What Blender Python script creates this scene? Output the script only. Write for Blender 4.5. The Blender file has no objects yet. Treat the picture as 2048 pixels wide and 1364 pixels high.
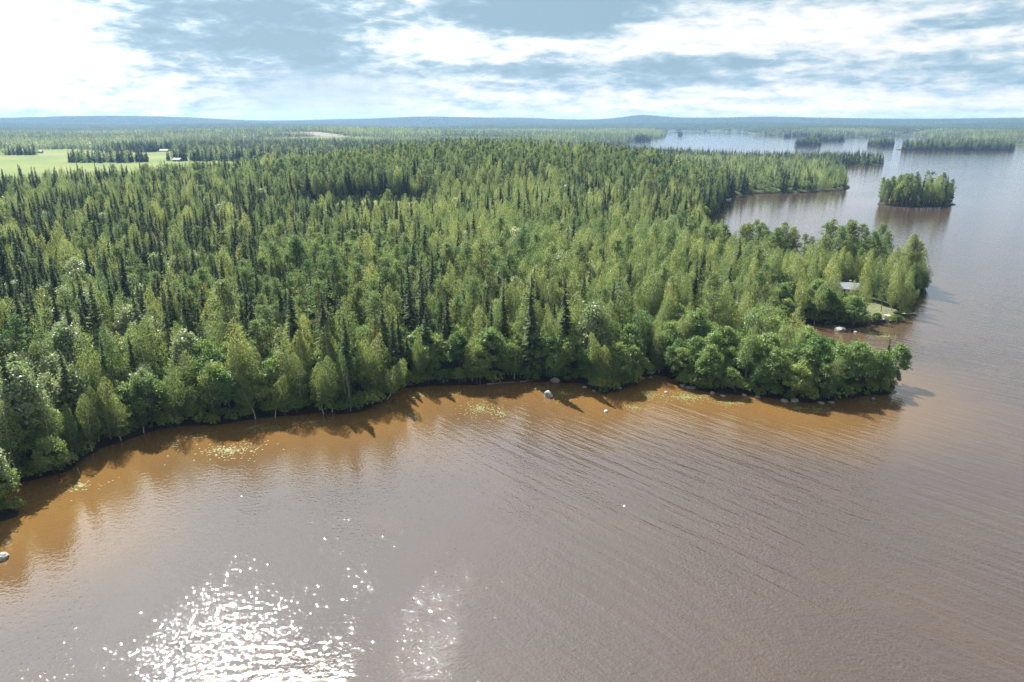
import bpy, math, random
import numpy as np
from mathutils import Vector, Matrix
rng = np.random.default_rng(7)
random.seed(7)
sc = bpy.context.scene
C = sc.collection
R = math.radians

# ------------------------------------------------------------------ camera
cam_d = bpy.data.cameras.new('camera'); cam = bpy.data.objects.new('camera', cam_d); C.objects.link(cam)
cam.location = (0, 0, 60); cam.rotation_euler = (R(90 - 17.83), 0, 0)
cam_d.lens = 24.0; cam_d.sensor_width = 36.0; cam_d.clip_start = 0.5; cam_d.clip_end = 40000
sc.camera = cam

# ------------------------------------------------------------------ exposure, engine
sc.view_settings.view_transform = 'Standard'; sc.view_settings.look = 'None'
sc.view_settings.exposure = 1.95; sc.view_settings.gamma = 1.0; sc.view_settings.use_curve_mapping = False
cy = sc.cycles
cy.max_bounces = 6; cy.diffuse_bounces = 4; cy.glossy_bounces = 2; cy.transmission_bounces = 4
cy.volume_bounces = 0; cy.transparent_max_bounces = 4; cy.sample_clamp_indirect = 4.0
cy.use_adaptive_sampling = True; cy.adaptive_threshold = 0.015; cy.use_denoising = True; cy.denoising_prefilter = 'NONE'; cy.denoising_input_passes = 'RGB_ALBEDO_NORMAL'
cy.caustics_reflective = False; cy.caustics_refractive = False

SUN_AZ, SUN_EL = -28.0, 48.5
sun_dir = Vector((math.sin(R(SUN_AZ)) * math.cos(R(SUN_EL)), math.cos(R(SUN_AZ)) * math.cos(R(SUN_EL)), math.sin(R(SUN_EL))))

# ------------------------------------------------------------------ node helper
class NT:
    def __init__(s, tree): s.t = tree; s.n = tree.nodes; s.l = tree.links
    def new(s, typ, **kw):
        n = s.n.new(typ)
        for k, v in kw.items(): setattr(n, k, v)
        return n
    def put(s, sock, v):
        if isinstance(v, bpy.types.NodeSocket): s.l.new(v, sock)
        elif v is not None: sock.default_value = v
    def m(s, op, a, b=None, c=None, clamp=False):
        n = s.new('ShaderNodeMath', operation=op, use_clamp=clamp)
        for i, v in enumerate((a, b, c)): s.put(n.inputs[i], v)
        return n.outputs[0]
    def vm(s, op, a, b=None):
        n = s.new('ShaderNodeVectorMath', operation=op)
        for i, v in enumerate((a, b)):
            if v is not None: s.put(n.inputs[i], v)
        return n.outputs['Value'] if op in ('LENGTH', 'DOT_PRODUCT', 'DISTANCE') else n.outputs[0]
    def xyz(s, x, y, z=0.0):
        n = s.new('ShaderNodeCombineXYZ')
        for i, v in enumerate((x, y, z)): s.put(n.inputs[i], v)
        return n.outputs[0]
    def sep(s, v):
        n = s.new('ShaderNodeSeparateXYZ'); s.l.new(v, n.inputs[0]); return n.outputs
    def noise(s, v, scale, detail=3.0, rough=0.5, out='Fac', dist=0.0):
        n = s.new('ShaderNodeTexNoise')
        if v is not None: s.l.new(v, n.inputs['Vector'])
        n.inputs['Scale'].default_value = scale; n.inputs['Detail'].default_value = detail
        n.inputs['Roughness'].default_value = rough; n.inputs['Distortion'].default_value = dist
        return n.outputs[out]
    def rng(s, v, a, b, c=0.0, d=1.0, smooth=True):
        n = s.new('ShaderNodeMapRange', interpolation_type='SMOOTHSTEP' if smooth else 'LINEAR')
        for i, q in enumerate((v, a, b, c, d)): s.put(n.inputs[i], q)
        return n.outputs[0]
    def mix(s, f, a, b, mode='MIX'):
        n = s.new('ShaderNodeMix', data_type='RGBA', blend_type=mode)
        s.put(n.inputs[0], f); s.put(n.inputs[6], a); s.put(n.inputs[7], b)
        return n.outputs[2]
    def ramp(s, v, stops):
        n = s.new('ShaderNodeValToRGB'); e = n.color_ramp.elements
        while len(e) < len(stops): e.new(0.5)
        for i, (p, c) in enumerate(stops): e[i].position = p; e[i].color = (*c, 1)
        s.l.new(v, n.inputs[0]); return n.outputs[0]
def rgb(*c): return (*c, 1.0)

# ------------------------------------------------------------------ world: Nishita sky behind a broken cloud layer
world = bpy.data.worlds.new('World'); sc.world = world; world.use_nodes = True
W = NT(world.node_tree); W.n.clear()
sky = W.new('ShaderNodeTexSky', sky_type='NISHITA', sun_disc=False)
sky.sun_elevation = R(SUN_EL); sky.sun_rotation = R(SUN_AZ); sky.air_density = 1.0; sky.dust_density = 1.5
d = W.new('ShaderNodeTexCoord').outputs['Generated']
d = W.vm('NORMALIZE', d)
dx, dy, dz = W.sep(d)
az = W.m('MULTIPLY', W.m('ARCTAN2', dx, dy), 180 / math.pi)
el = W.m('MULTIPLY', W.m('ARCSINE', dz), 180 / math.pi)
zz = W.m('ADD', W.m('MAXIMUM', dz, 0.0), 0.055)
q = W.xyz(W.m('DIVIDE', dx, zz), W.m('DIVIDE', dy, zz), 0.0)       # plane of the cloud layer
ae = W.xyz(W.m('MULTIPLY', az, 0.10), W.m('MULTIPLY', el, 0.42), 0.0)
warp = W.noise(ae, 1.6, 5, 0.6, 'Color')
wx, wy, wz = W.sep(warp)
waz = W.m('ADD', az, W.m('MULTIPLY', W.m('SUBTRACT', wx, 0.5), 9.0))
wel = W.m('ADD', el, W.m('MULTIPLY', W.m('SUBTRACT', wy, 0.5), 3.0))
n1 = W.noise(q, 0.42, 7, 0.55, dist=0.3)
n2 = W.noise(ae, 2.3, 7, 0.54, dist=0.4)
n3 = W.noise(W.xyz(W.m('MULTIPLY', az, .33), W.m('MULTIPLY', el, 1.05), 0.), 1.5, 7, 0.55, dist=0.4)
B = W.m('ADD', 0.57, W.m('MULTIPLY', W.m('SUBTRACT', n1, 0.5), 1.1))
B = W.m('ADD', B, W.m('MULTIPLY', W.m('SUBTRACT', n2, 0.5), 1.0))
B = W.m('ADD', B, W.m('MULTIPLY', W.m('SUBTRACT', n3, 0.5), 1.25))
n4 = W.noise(W.xyz(W.m('MULTIPLY', az, .7), W.m('MULTIPLY', el, 2.6), 3.), 1.6, 6, 0.6, dist=0.6)
B = W.m('ADD', B, W.m('MULTIPLY', W.m('SUBTRACT', n4, 0.5), 0.4))
rain = W.rng(W.vm('LENGTH', W.xyz(W.m('DIVIDE', W.m('ADD', az, 14.5), 9.5), W.m('DIVIDE', W.m('SUBTRACT', el, 1.2), 3.4), 0.0)), .35, 1.15, 1., 0.)
streak = W.noise(W.xyz(az, W.m('MULTIPLY', el, .04), 7.), .9, 3, .5)
veil = W.m('ADD', W.m('SUBTRACT', .56, W.m('MULTIPLY', el, .055)), W.m('MULTIPLY', W.m('SUBTRACT', streak, .5), .22))
B = W.m('ADD', B, W.m('MULTIPLY', W.m('MULTIPLY', rain, .8), W.m('SUBTRACT', veil, B)))
CL = [(-36, 4.9, 8.0, 4.6, .66), (-19.5, 6.4, 9.0, 2.1, -.62), (-15.3, 4.9, 8.0, 1.2, -.40), (-26.1, 5.2, 4.6, 1.2, -.2),
      (-6.3, 5.9, 4.0, 2.0, .50), (1.4, 5.4, 4.2, .6, .5), (2.4, 7.9, 7.6, 2.2, -.85),
      (-0.9, 4.0, 8.5, .8, -.55), (16.2, 4.2, 8.2, .8, -.62), (17.7, 6.2, 12.0, 1.7, .55), (32, 6.1, 5.0, 1.0, -.55),
      (30.8, 3.7, 7.5, .7, -.32), (30.6, 5.0, 5.0, .5, .4), (16, 1.2, 26., 1.6, .36), (-30, 1.3, 9, 1.4, .2), (-4, 8.6, 26, 2.2, -.3), (20, 2.7, 20, .6, -.25), (-22, 3.4, 7, 1.0, -.2), (10, 3.2, 14, .7, -.2)]
for (ca, ce, ra, re, amp) in CL:
    r_ = W.vm('LENGTH', W.xyz(W.m('DIVIDE', W.m('SUBTRACT', waz, ca), ra), W.m('DIVIDE', W.m('SUBTRACT', wel, ce), re), 0.0))
    B = W.m('ADD', B, W.rng(r_, 0.15, 1.4, amp * (.85 if amp < 0 else .7), 0.0))
ccol = W.ramp(B, [(0.0, (.080, .124, .156)), (.28, (.117, .164, .197)), (.48, (.175, .21, .23)), (.68, (.236, .25, .258)), (.88, (.283, .286, .29)), (1.0, (.345, .345, .345))])
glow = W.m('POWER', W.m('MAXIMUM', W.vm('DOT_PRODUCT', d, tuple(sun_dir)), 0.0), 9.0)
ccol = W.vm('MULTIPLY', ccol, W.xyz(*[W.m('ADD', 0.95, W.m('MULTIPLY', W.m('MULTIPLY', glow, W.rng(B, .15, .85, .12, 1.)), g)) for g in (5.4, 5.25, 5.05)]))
blue = W.vm('MULTIPLY', sky.outputs[0], (0.05, 0.05, 0.05))
cov = W.rng(B, -0.1, 0.35, 0.93, 0.99)
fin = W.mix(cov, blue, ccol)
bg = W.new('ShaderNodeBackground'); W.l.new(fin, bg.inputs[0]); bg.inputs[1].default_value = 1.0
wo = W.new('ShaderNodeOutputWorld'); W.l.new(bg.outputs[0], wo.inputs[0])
world.cycles.sampling_method = 'MANUAL'; world.cycles.sample_map_resolution = 512

# ------------------------------------------------------------------ sun
sd_ = bpy.data.lights.new('sun', 'SUN'); sd_.energy = 5.0; sd_.angle = R(0.53); sd_.color = (1.0, .95, .86)
sun = bpy.data.objects.new('sun', sd_); C.objects.link(sun); sun.location = (-100, 200, 400)
sun.rotation_euler = sun_dir.to_track_quat('Z', 'Y').to_euler()

# ------------------------------------------------------------------ materials
def mat(name):
    m = bpy.data.materials.new(name); m.use_nodes = True
    t = NT(m.node_tree); t.n.clear(); o = t.new('ShaderNodeOutputMaterial')
    return m, t, o
def simple(name, col, rough=.7, var=.25, scale=3.0, bump=0.0, spec=.4, coord='Object'):
    m, t, o = mat(name); p = t.new('ShaderNodeBsdfPrincipled')
    v = t.new('ShaderNodeTexCoord').outputs[coord]
    n = t.noise(v, scale, 5, .6)
    lo = tuple(c * (1 - var) for c in col); hi = tuple(c * (1 + var) for c in col)
    t.l.new(t.ramp(n, [(.3, lo), (.7, hi)]), p.inputs['Base Color'])
    p.inputs['Roughness'].default_value = rough; p.inputs['Specular IOR Level'].default_value = spec
    if bump:
        b = t.new('ShaderNodeBump'); b.inputs['Strength'].default_value = 1.0; b.inputs['Distance'].default_value = bump
        t.l.new(n, b.inputs['Height']); t.l.new(b.outputs[0], p.inputs['Normal'])
    t.l.new(p.outputs[0], o.inputs[0]); return m
def leaf(name, c0, c1, trans, spec=.35, rough=.5, tint=(1.15, 1.12, .7)):
    """foliage: tone of the tree (0..1), its own slight hue, and every leaf a little different"""
    m, t, o = mat(name)
    tone = t.new('ShaderNodeAttribute', attribute_type='INSTANCER', attribute_name='tone').outputs['Fac']
    lv = t.new('ShaderNodeAttribute', attribute_type='GEOMETRY', attribute_name='leafv').outputs['Fac']
    rnd = t.new('ShaderNodeObjectInfo').outputs['Random']
    col = t.mix(tone, rgb(*c0), rgb(*c1))
    k = t.m('MULTIPLY', t.m('ADD', .72, t.m('MULTIPLY', lv, .56)), t.m('ADD', .82, t.m('MULTIPLY', rnd, .36)))
    hue = t.m('ADD', .9, t.m('MULTIPLY', rnd, .2))
    col = t.vm('MULTIPLY', col, t.xyz(t.m('MULTIPLY', k, hue), k, t.m('MULTIPLY', k, .95)))
    p = t.new('ShaderNodeBsdfPrincipled'); t.l.new(col, p.inputs['Base Color'])
    p.inputs['Roughness'].default_value = rough; p.inputs['Specular IOR Level'].default_value = spec
    tr = t.new('ShaderNodeBsdfTranslucent'); t.l.new(t.vm('MULTIPLY', col, tint), tr.inputs[0])
    mx = t.new('ShaderNodeMixShader'); mx.inputs[0].default_value = trans
    t.l.new(p.outputs[0], mx.inputs[1]); t.l.new(tr.outputs[0], mx.inputs[2]); t.l.new(mx.outputs[0], o.inputs[0])
    return m
M = {}
M['birch'] = leaf('birch_leaf', (.094, .15, .058), (.20, .24, .085), .5)
M['alder'] = leaf('alder_leaf', (.088, .16, .06), (.185, .25, .09), .45)
M['aspen'] = leaf('aspen_leaf', (.14, .20, .10), (.25, .30, .18), .4, .5, .4, (1.1, 1.1, .8))
M['spruce'] = leaf('spruce_needle', (.042, .07, .044), (.084, .12, .058), .35, .1, .7)
M['pine'] = leaf('pine_needle', (.095, .15, .08), (.15, .20, .10), .45, .1, .7)
M['shrub'] = leaf('shrub_leaf', (.09, .16, .05), (.21, .265, .08), .45)
M['bark_birch'] = simple('birch_bark', (.38, .37, .34), .7, .45, 2.2)
M['bark_pine'] = simple('pine_bark', (.22, .10, .05), .9, .4, 3)
M['bark_dark'] = simple('dark_bark', (.09, .075, .06), .9, .35, 3)
M['bark_dead'] = simple('dead_wood', (.2, .18, .16), .85, .35, 3)
M['rock'] = simple('granite', (.19, .18, .175), .8, .35, 1.7, .06)
M['roof'] = simple('metal_roof', (.11, .13, .15), .7, .25, 1.5)
M['redwood'] = simple('red_painted_boards', (.13, .05, .035), .8, .2, 2)
M['plank'] = simple('grey_planks', (.26, .23, .19), .8, .25, 3)
M['white'] = simple('white_paint', (.6, .6, .59), .5, .06, 2)
M['redroof'] = simple('red_tile_roof', (.32, .10, .06), .8, .2, 1)
M['glass'] = simple('window_glass', (.03, .035, .04), .08, .1, 1, 0, .6)
M['dark'] = simple('dark_metal', (.08, .08, .085), .6, .2, 2)
M['earth'] = simple('bare_earth', (.065, .055, .035), .95, .35, .25)

# ground: moss and needle litter, one sheet
m, t, o = mat('forest_ground'); p = t.new('ShaderNodeBsdfPrincipled'); v = t.new('ShaderNodeTexCoord').outputs['Object']
a1 = t.noise(v, .09, 6, .6); a2 = t.noise(v, 1.3, 5, .65)
g = t.ramp(a1, [(.35, (.035, .045, .018)), (.5, (.055, .075, .025)), (.65, (.085, .085, .04))])
g = t.mix(t.rng(a2, .35, .7), g, t.vm('MULTIPLY', g, (.55, .55, .6)))
g = t.mix(t.rng(t.m('ADD', t.sep(v)[2], t.m('MULTIPLY', a2, .5)), .75, 1.35), rgb(.014, .011, .009), g)      # bank darkens to near-black towards the waterline
t.l.new(g, p.inputs['Base Color']); p.inputs['Roughness'].default_value = .95; p.inputs['Specular IOR Level'].default_value = .1
t.l.new(p.outputs[0], o.inputs[0]); M['ground'] = m
# meadow
m, t, o = mat('meadow_grass'); p = t.new('ShaderNodeBsdfPrincipled'); v = t.new('ShaderNodeTexCoord').outputs['Object']
a1 = t.noise(v, .008, 4, .5, dist=.6); a2 = t.noise(v, .15, 5, .6)
g = t.ramp(a1, [(.36, (.06, .085, .018)), (.5, (.075, .105, .018)), (.66, (.11, .11, .038))])
g = t.mix(t.rng(a2, .4, .75, 0, .4), g, rgb(.08, .1, .035))
t.l.new(g, p.inputs['Base Color']); p.inputs['Roughness'].default_value = .95; p.inputs['Specular IOR Level'].default_value = .1
t.l.new(p.outputs[0], o.inputs[0]); M['meadow'] = m

# water: humic brown lake, orange inshore for the sandy bed and, painted in, the tree-reflection band, ripples and wind waves
m, t, o = mat('lake_water'); p = t.new('ShaderNodeBsdfPrincipled'); v = t.new('ShaderNodeTexCoord').outputs['Object']
x_, y_, z_ = t.sep(v)
sh = t.new('ShaderNodeAttribute', attribute_type='GEOMETRY', attribute_name='shallow_reflection').outputs['Fac']
sh = t.m('ADD', sh, t.m('MULTIPLY', t.m('SUBTRACT', t.noise(v, .06, 4, .55), .5), .35), clamp=True)
wind = t.new('ShaderNodeAttribute', attribute_type='GEOMETRY', attribute_name='wind').outputs['Fac']
gust = t.new('ShaderNodeAttribute', attribute_type='GEOMETRY', attribute_name='gust').outputs['Fac']
body = t.mix(sh, rgb(.037, .0258, .0212), rgb(.10, .056, .018))
t.l.new(body, p.inputs['Base Color'])
along = t.m('MULTIPLY', t.m('SUBTRACT', x_, y_), .7071); acr = t.m('MULTIPLY', t.m('ADD', x_, y_), .7071)
cw = t.noise(t.xyz(t.m('MULTIPLY', along, .12), acr, 0.), .62, 3, .5, dist=.25)
cw2 = t.noise(t.xyz(t.m('MULTIPLY', along, .3), acr, 3.), 1.7, 3, .55)
rp = t.noise(v, 2.4, 1.4, .5)
rq = t.noise(t.vm('MULTIPLY', v, (1., 1.5, 1.)), .85, 2, .5)
patch = t.rng(t.noise(t.vm('MULTIPLY', v, (1., .6, 1.)), .045, 4, .6, dist=.8), .30, .70, .2, 1.)
patch2 = t.rng(t.noise(v, .012, 4, .6), .35, .65, .55, 1.0)
H = t.m('MULTIPLY', cw, t.m('MULTIPLY', t.m('MULTIPLY', wind, patch2), .48))
H = t.m('ADD', H, t.m('MULTIPLY', cw2, t.m('ADD', .012, t.m('MULTIPLY', wind, .065))))
H = t.m('ADD', H, t.m('MULTIPLY', rp, t.m('ADD', t.m('MULTIPLY', wind, .012), t.m('ADD', .006, t.m('MULTIPLY', t.m('MULTIPLY', patch, gust), .095)))))
H = t.m('ADD', H, t.m('MULTIPLY', rq, t.m('ADD', .02, t.m('MULTIPLY', gust, .05))))
b = t.new('ShaderNodeBump'); b.inputs['Strength'].default_value = 1.0; b.inputs['Distance'].default_value = 1.0
t.l.new(H, b.inputs['Height']); t.l.new(b.outputs[0], p.inputs['Normal'])
p.inputs['Roughness'].default_value = .026; p.inputs['IOR'].default_value = 1.68
t.l.new(p.outputs[0], o.inputs[0]); M['water'] = m
m, t, o = mat('lily_leaf'); p = t.new('ShaderNodeBsdfPrincipled')
p.inputs['Base Color'].default_value = rgb(.09, .105, .032); p.inputs['Specular IOR Level'].default_value = .2; p.inputs['Roughness'].default_value = .65
t.l.new(p.outputs[0], o.inputs[0]); M['lily'] = m

# ------------------------------------------------------------------ land outline (metres; x right, y away from the start of the flight)
MAIN = [(-12000, -200), (-400, 20), (-200, 70), (-130, 93), (-92.1, 102.5), (-89, 105.4), (-84.5, 106.4), (-80, 109.8), (-80, 114.2), (-79.6, 118.7), (-76.7, 122.1),
        (-72.3, 127.9), (-64.7, 129.8), (-59.1, 130.6), (-55.5, 132.6), (-50.9, 133.6), (-42.1, 136), (-35.7, 135.2), (-32.1, 137.3), (-29.8, 141.5),
        (-27.6, 149.6), (-21.9, 151.5), (-17.2, 151.9), (-8.7, 152.5), (-2.9, 154.8), (1, 155.5), (5.6, 154.5), (10.1, 153.5), (17.9, 153.8), (20.2, 150.3),
        (22.5, 149.6), (26.7, 151.5), (31, 157.2), (35.8, 159), (38.9, 157.2), (41.2, 150.9), (47.5, 147.7), (54.2, 145.9), (61, 143.2), (66.4, 141.2), (72, 142.4),
        (78.5, 145), (87.9, 146.8), (91.2, 150.6), (91.5, 154), (87, 157), (81, 159.5), (74, 163), (69, 170), (70, 187), (81.4, 201.7), (92.5, 204.4), (101.4, 202.7), (104, 198.5),
        (110.9, 202.7), (122.9, 207.2), (129.2, 216), (138.2, 230.3), (153.5, 248.9), (159.6, 257.1), (158.3, 262.8), (150.1, 267), (133.7, 272), (111.4, 274.2),
        (95.7, 284.2), (95.1, 336.6), (116.1, 417.3), (146.7, 491.3), (168.9, 549.1), (187.8, 591.3), (221.9, 608.3), (260, 612.7), (305.5, 635.6), (318.9, 660.2),
        (358.8, 753.1), (423, 912.4), (489.4, 1043.9), (510.1, 1031.5), (534.8, 1025.5), (560.4, 1069.5), (565, 1110), (526.1, 1140), (382.2, 1160),
        (245.6, 1270), (180, 1400), (150, 1560), (170, 1740), (221.9, 1788.1), (300.4, 1903.5), (362.4, 2240), (453.1, 2423.2), (647.1, 2993.1), (838.5, 3909.9),
        (970.6, 4499.3), (1181.8, 4499.3), (1398.6, 4284.1), (1153.9, 3456.5), (1227.9, 3097), (1293.1, 2895.9), (1398.4, 2804.8), (1651.7, 3097), (1794, 3208.2),
        (1509, 2562.7), (1486.1, 2358.9), (1371.2, 1989), (1305.9, 1788.1), (1500, 1650), (2200, 1800), (4000, 2500), (12000, 4000), (12000, 12000), (-12000, 12000)]
ISL = [(276.2, 524.), (281, 514.3), (295.3, 508.1), (322.8, 512.3), (336.4, 522), (341.7, 546.3), (326.9, 559.5), (295.5, 552.3)]
ROUND = [(1117, 2896, 18, 12), (1218, 3013, 45, 25), (1043, 2359, 66, 30), (788, 1890, 34, 22), (963, 1850, 36, 20), (970.5, 1736, 10, 10), (990, 1575, 133, 34), (433, 2370, 32, 22), (772, 3267, 12, 10), (22.5, 150, 3.5, 3), (-82.5, 95.3, 3.2, 2.2)]
def ell(cx, cy, a, b):
    return [(cx + a * (1 + .12 * math.sin(3 * k)) * math.cos(k), cy + b * (1 + .15 * math.sin(2 * k + 1)) * math.sin(k)) for k in np.linspace(0, 2 * math.pi, 15)[:-1]]
POLYS = [MAIN, ISL] + [ell(*e) for e in ROUND]
def poly_sd(P, X, Y):
    """signed distance to a polygon, positive inside"""
    P = np.asarray(P, float); n = len(P); best = np.full(X.shape, 1e18); ins = np.zeros(X.shape, bool)
    for i in range(n):
        x1, y1 = P[i]; x2, y2 = P[(i + 1) % n]; ex, ey = x2 - x1, y2 - y1
        tt = np.clip(((X - x1) * ex + (Y - y1) * ey) / (ex * ex + ey * ey), 0, 1)
        dd = (X - x1 - tt * ex) ** 2 + (Y - y1 - tt * ey) ** 2
        np.minimum(best, dd, out=best)
        if y1 != y2:
            c = (y1 > Y) != (y2 > Y)
            ins ^= c & (X < ex * (Y - y1) / ey + x1)
    return np.where(ins, 1, -1) * np.sqrt(best)
_perm = np.random.default_rng(3).random((256, 256))
def vnoise(X, Y, s):
    x = X / s + 1000.; y = Y / s + 1000.; xi = np.floor(x).astype(int); yi = np.floor(y).astype(int)
    fx = x - xi; fy = y - yi; fx = fx * fx * (3 - 2 * fx); fy = fy * fy * (3 - 2 * fy)
    g = lambda a, b: _perm[a % 256, b % 256]
    return (g(xi, yi) * (1 - fx) + g(xi + 1, yi) * fx) * (1 - fy) + (g(xi, yi + 1) * (1 - fx) + g(xi + 1, yi + 1) * fx) * fy
def land_sd(X, Y):
    r = np.hypot(X, Y)
    s = poly_sd(POLYS[0], X, Y)
    s = s + (vnoise(X, Y, 3.1) - .5) * np.minimum(1.6, r * .006) + (vnoise(X, Y, 60.) - .5) * np.clip((r - 500) * .03, 0, 22)
    for P in POLYS[1:]:
        A = np.asarray(P); lo = A.min(0) - 400; hi = A.max(0) + 400
        k = (X > lo[0]) & (X < hi[0]) & (Y > lo[1]) & (Y < hi[1])
        if k.any(): s[k] = np.maximum(s[k], poly_sd(P, X[k], Y[k]))
    return s
def height(X, Y, s):
    r = np.hypot(X, Y)
    h = np.where(s > 0, .25 + 1.1 * (1 - np.exp(-np.maximum(s, 0) / 5)) + 6.5 * (1 - np.exp(-np.maximum(s, 0) / 160)), np.maximum(s * .35, -3.))
    k = np.clip(s / 60, 0, 1)
    h = h + k * 20. * np.exp(-((X - 0) / 190) ** 2 - ((Y - 590) / 150) ** 2)
    h = h + k * -3.2 * np.exp(-((X - 330) / 200) ** 2 - ((Y - 950) / 300) ** 2)
    far = np.clip((r - 1300) / 2500, 0, 1)
    h = h + k * 17. * np.exp(-((X + 560) / 420) ** 2 - ((Y - 2250) / 330) ** 2)
    h = h + k * far * (4 + 22 * (vnoise(X, Y, 900.) - .35))
    a = np.degrees(np.arctan2(X, np.maximum(Y, 1)))
    h = h + k * np.exp(-((r - 7600) / 1100) ** 2) * (58 + 30 * (vnoise(a, r * 0, 6.) - .5) + 26 * np.exp(-((a - 10.1) / 1.6) ** 2) + 12 * np.exp(-((a + 24.5) / 3) ** 2))
    h = h + k * np.exp(-((r - 5600) / 700) ** 2) * (16 + 26 * (vnoise(a, r * 0 + 40, 9.) - .5))
    return h

# ------------------------------------------------------------------ mesh helpers
def mesh_obj(name, V, Fc, material, parent=None, smooth=False, link=True):
    me = bpy.data.meshes.new(name); me.from_pydata([tuple(v) for v in V] if not isinstance(V, list) else V, [], Fc); me.validate(clean_customdata=False)
    for mm in (material if isinstance(material, list) else [material]): me.materials.append(mm)
    if smooth: me.shade_smooth()
    o = bpy.data.objects.new(name, me)
    if link: C.objects.link(o)
    if parent: o.parent = parent
    return o
def np_mesh(name, V, Q, mats, smooth=False):
    """mesh from numpy quads"""
    me = bpy.data.meshes.new(name); V = np.asarray(V, np.float32); Q = np.asarray(Q, np.int32)
    me.vertices.add(len(V)); me.vertices.foreach_set('co', V.ravel())
    me.loops.add(Q.size); me.loops.foreach_set('vertex_index', Q.ravel())
    me.polygons.add(len(Q)); me.polygons.foreach_set('loop_start', np.arange(0, Q.size, Q.shape[1], dtype=np.int32))
    for mm in mats: me.materials.append(mm)
    me.update(calc_edges=True)
    if smooth: me.shade_smooth()
    return me
def tag(o, label, cat, group=None):
    o['label'] = label; o['category'] = cat
    if group: o['group'] = group
    return o
def empty(name, loc, rz=0.):
    o = bpy.data.objects.new(name, None); o.empty_display_size = .3; C.objects.link(o); o.location = loc; o.rotation_euler = (0, 0, rz); return o

def polar(rads, azs):
    RR, AA = np.meshgrid(rads, np.radians(azs), indexing='ij')
    return RR * np.sin(AA), RR * np.cos(AA)
def grid_faces(nr, na, wrap=False):
    i = np.arange(nr - 1)[:, None]; j = np.arange(na if wrap else na - 1)[None, :]
    a = i * na + j; b_ = i * na + (j + 1) % na
    return np.stack([a, a + na, b_ + na, b_], -1).reshape(-1, 4)

# ground sheet
rads = 72 * np.exp(np.arange(0, 460) * .0107); azs = np.arange(-60, 60.01, .32)
X, Y = polar(rads, azs); S = land_sd(X, Y); Z = height(X, Y, S)
V = np.stack([X, Y, Z], -1).reshape(-1, 3)
me = np_mesh('ground', V, grid_faces(*X.shape)[:, ::-1], [M['ground']], True)
ground = bpy.data.objects.new('ground', me); C.objects.link(ground); ground['kind'] = 'structure'
# lake
rw = np.concatenate([[2.], 45 * np.exp(np.arange(0, 230) * .0235)]); aw = np.arange(-180, 180, .75)
X, Y = polar(rw, aw); S = land_sd(X, Y)
dep = np.clip(1 - (-S) / 38, 0, 1)
near = np.exp(-np.maximum(np.hypot(X, Y) - 170, 0) / 60)
shal_refl = (dep * dep * (3 - 2 * dep)) * (.25 + .75 * near) * np.clip(1 - (X - 60) / 70, .25, 1)  # orange body colour, band width set mostly by the shore trees' reflection
windy = np.clip((X + .25 * (Y - 100) + 24) / 58, 0, 1) * np.clip(-S / 30 + .15, 0.1, 1) * (1 + 0 * X) * (1 - .86 * np.clip((np.hypot(X, Y) - 200) / 220, 0, 1))
me = np_mesh('lake_water', np.stack([X, Y, X * 0], -1).reshape(-1, 3), grid_faces(*X.shape, wrap=True)[:, ::-1], [M['water']], True)
for nm, arr in (('shallow_reflection', shal_refl), ('wind', windy), ('gust', (1 - .85 * np.clip((np.hypot(X, Y) - 130) / 120, 0, 1)) * np.clip(-S / 45 - .1, .0, 1))):
    at = me.attributes.new(nm, 'FLOAT', 'POINT'); at.data.foreach_set('value', arr.astype(np.float32).ravel())
lake = bpy.data.objects.new('lake_water', me); C.objects.link(lake); lake['kind'] = 'structure'

def gz(x, y):
    x = np.array([float(x)]); y = np.array([float(y)]); return float(height(x, y, land_sd(x, y))[0])
# fields and clearings: sheets that follow the ground
FIELD = [(-1300, 1500), (-889, 1334), (-837, 1357), (-649, 1226), (-618, 1289), (-525, 1118), (-362, 974), (-250, 900), (-205, 760), (-225, 660), (-268, 570), (-330, 490), (-480, 450), (-700, 480), (-1300, 700)]
CLEAR = [(-138, 432), (-128, 412), (-95, 402), (-60, 406), (-40, 424), (-55, 440), (-95, 450)]
CUT = [(-740, 2150), (-760, 2330), (-600, 2220), (-440, 1990), (-500, 1960), (-600, 2050)]
LAWN = [(101, 207), (108, 205), (122, 209.5), (127, 217), (122, 224), (110, 222)]
def sheet(name, P, step, material, dz):
    A = np.asarray(P); lo = A.min(0); hi = A.max(0)
    xs = np.arange(lo[0], hi[0] + step, step); ys = np.arange(lo[1], hi[1] + step, step)
    X, Y = np.meshgrid(xs, ys, indexing='ij'); s = poly_sd(P, X, Y); Z = height(X, Y, land_sd(X, Y)) + dz
    Fq = grid_faces(*X.shape)[:, ::-1]; ok = (s.ravel()[Fq] > -step * .3).all(1); Fq = Fq[ok]
    u, inv = np.unique(Fq, return_inverse=True)
    me = np_mesh(name, np.stack([X, Y, Z], -1).reshape(-1, 3)[u], inv.reshape(-1, 4), [material], True)
    o = bpy.data.objects.new(name, me); C.objects.link(o); o['kind'] = 'structure'; return o
FAR_A = [(-640, 1760), (-420, 1700), (-330, 1850), (-380, 2000), (-520, 2020), (-700, 1930)]
FAR_B = [(-150, 1900), (80, 1960), (120, 2160), (-90, 2230), (-260, 2080)]
sheet('young_meadow', FAR_A, 18., M['meadow'], .8)
sheet('far_meadow', FAR_B, 18., M['meadow'], .8)
sheet('meadow_field', FIELD, 12., M['meadow'], .5)
sheet('forest_clearing', CLEAR, 2.5, M['meadow'], .25)
sheet('clear_cut_ground', CUT, 20., M['earth'], 1.2)
M['lawn'] = simple('trodden_lawn', (.06, .07, .025), .95, .55, .9)
sheet('lawn', LAWN, .8, M['lawn'], .06)

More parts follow.
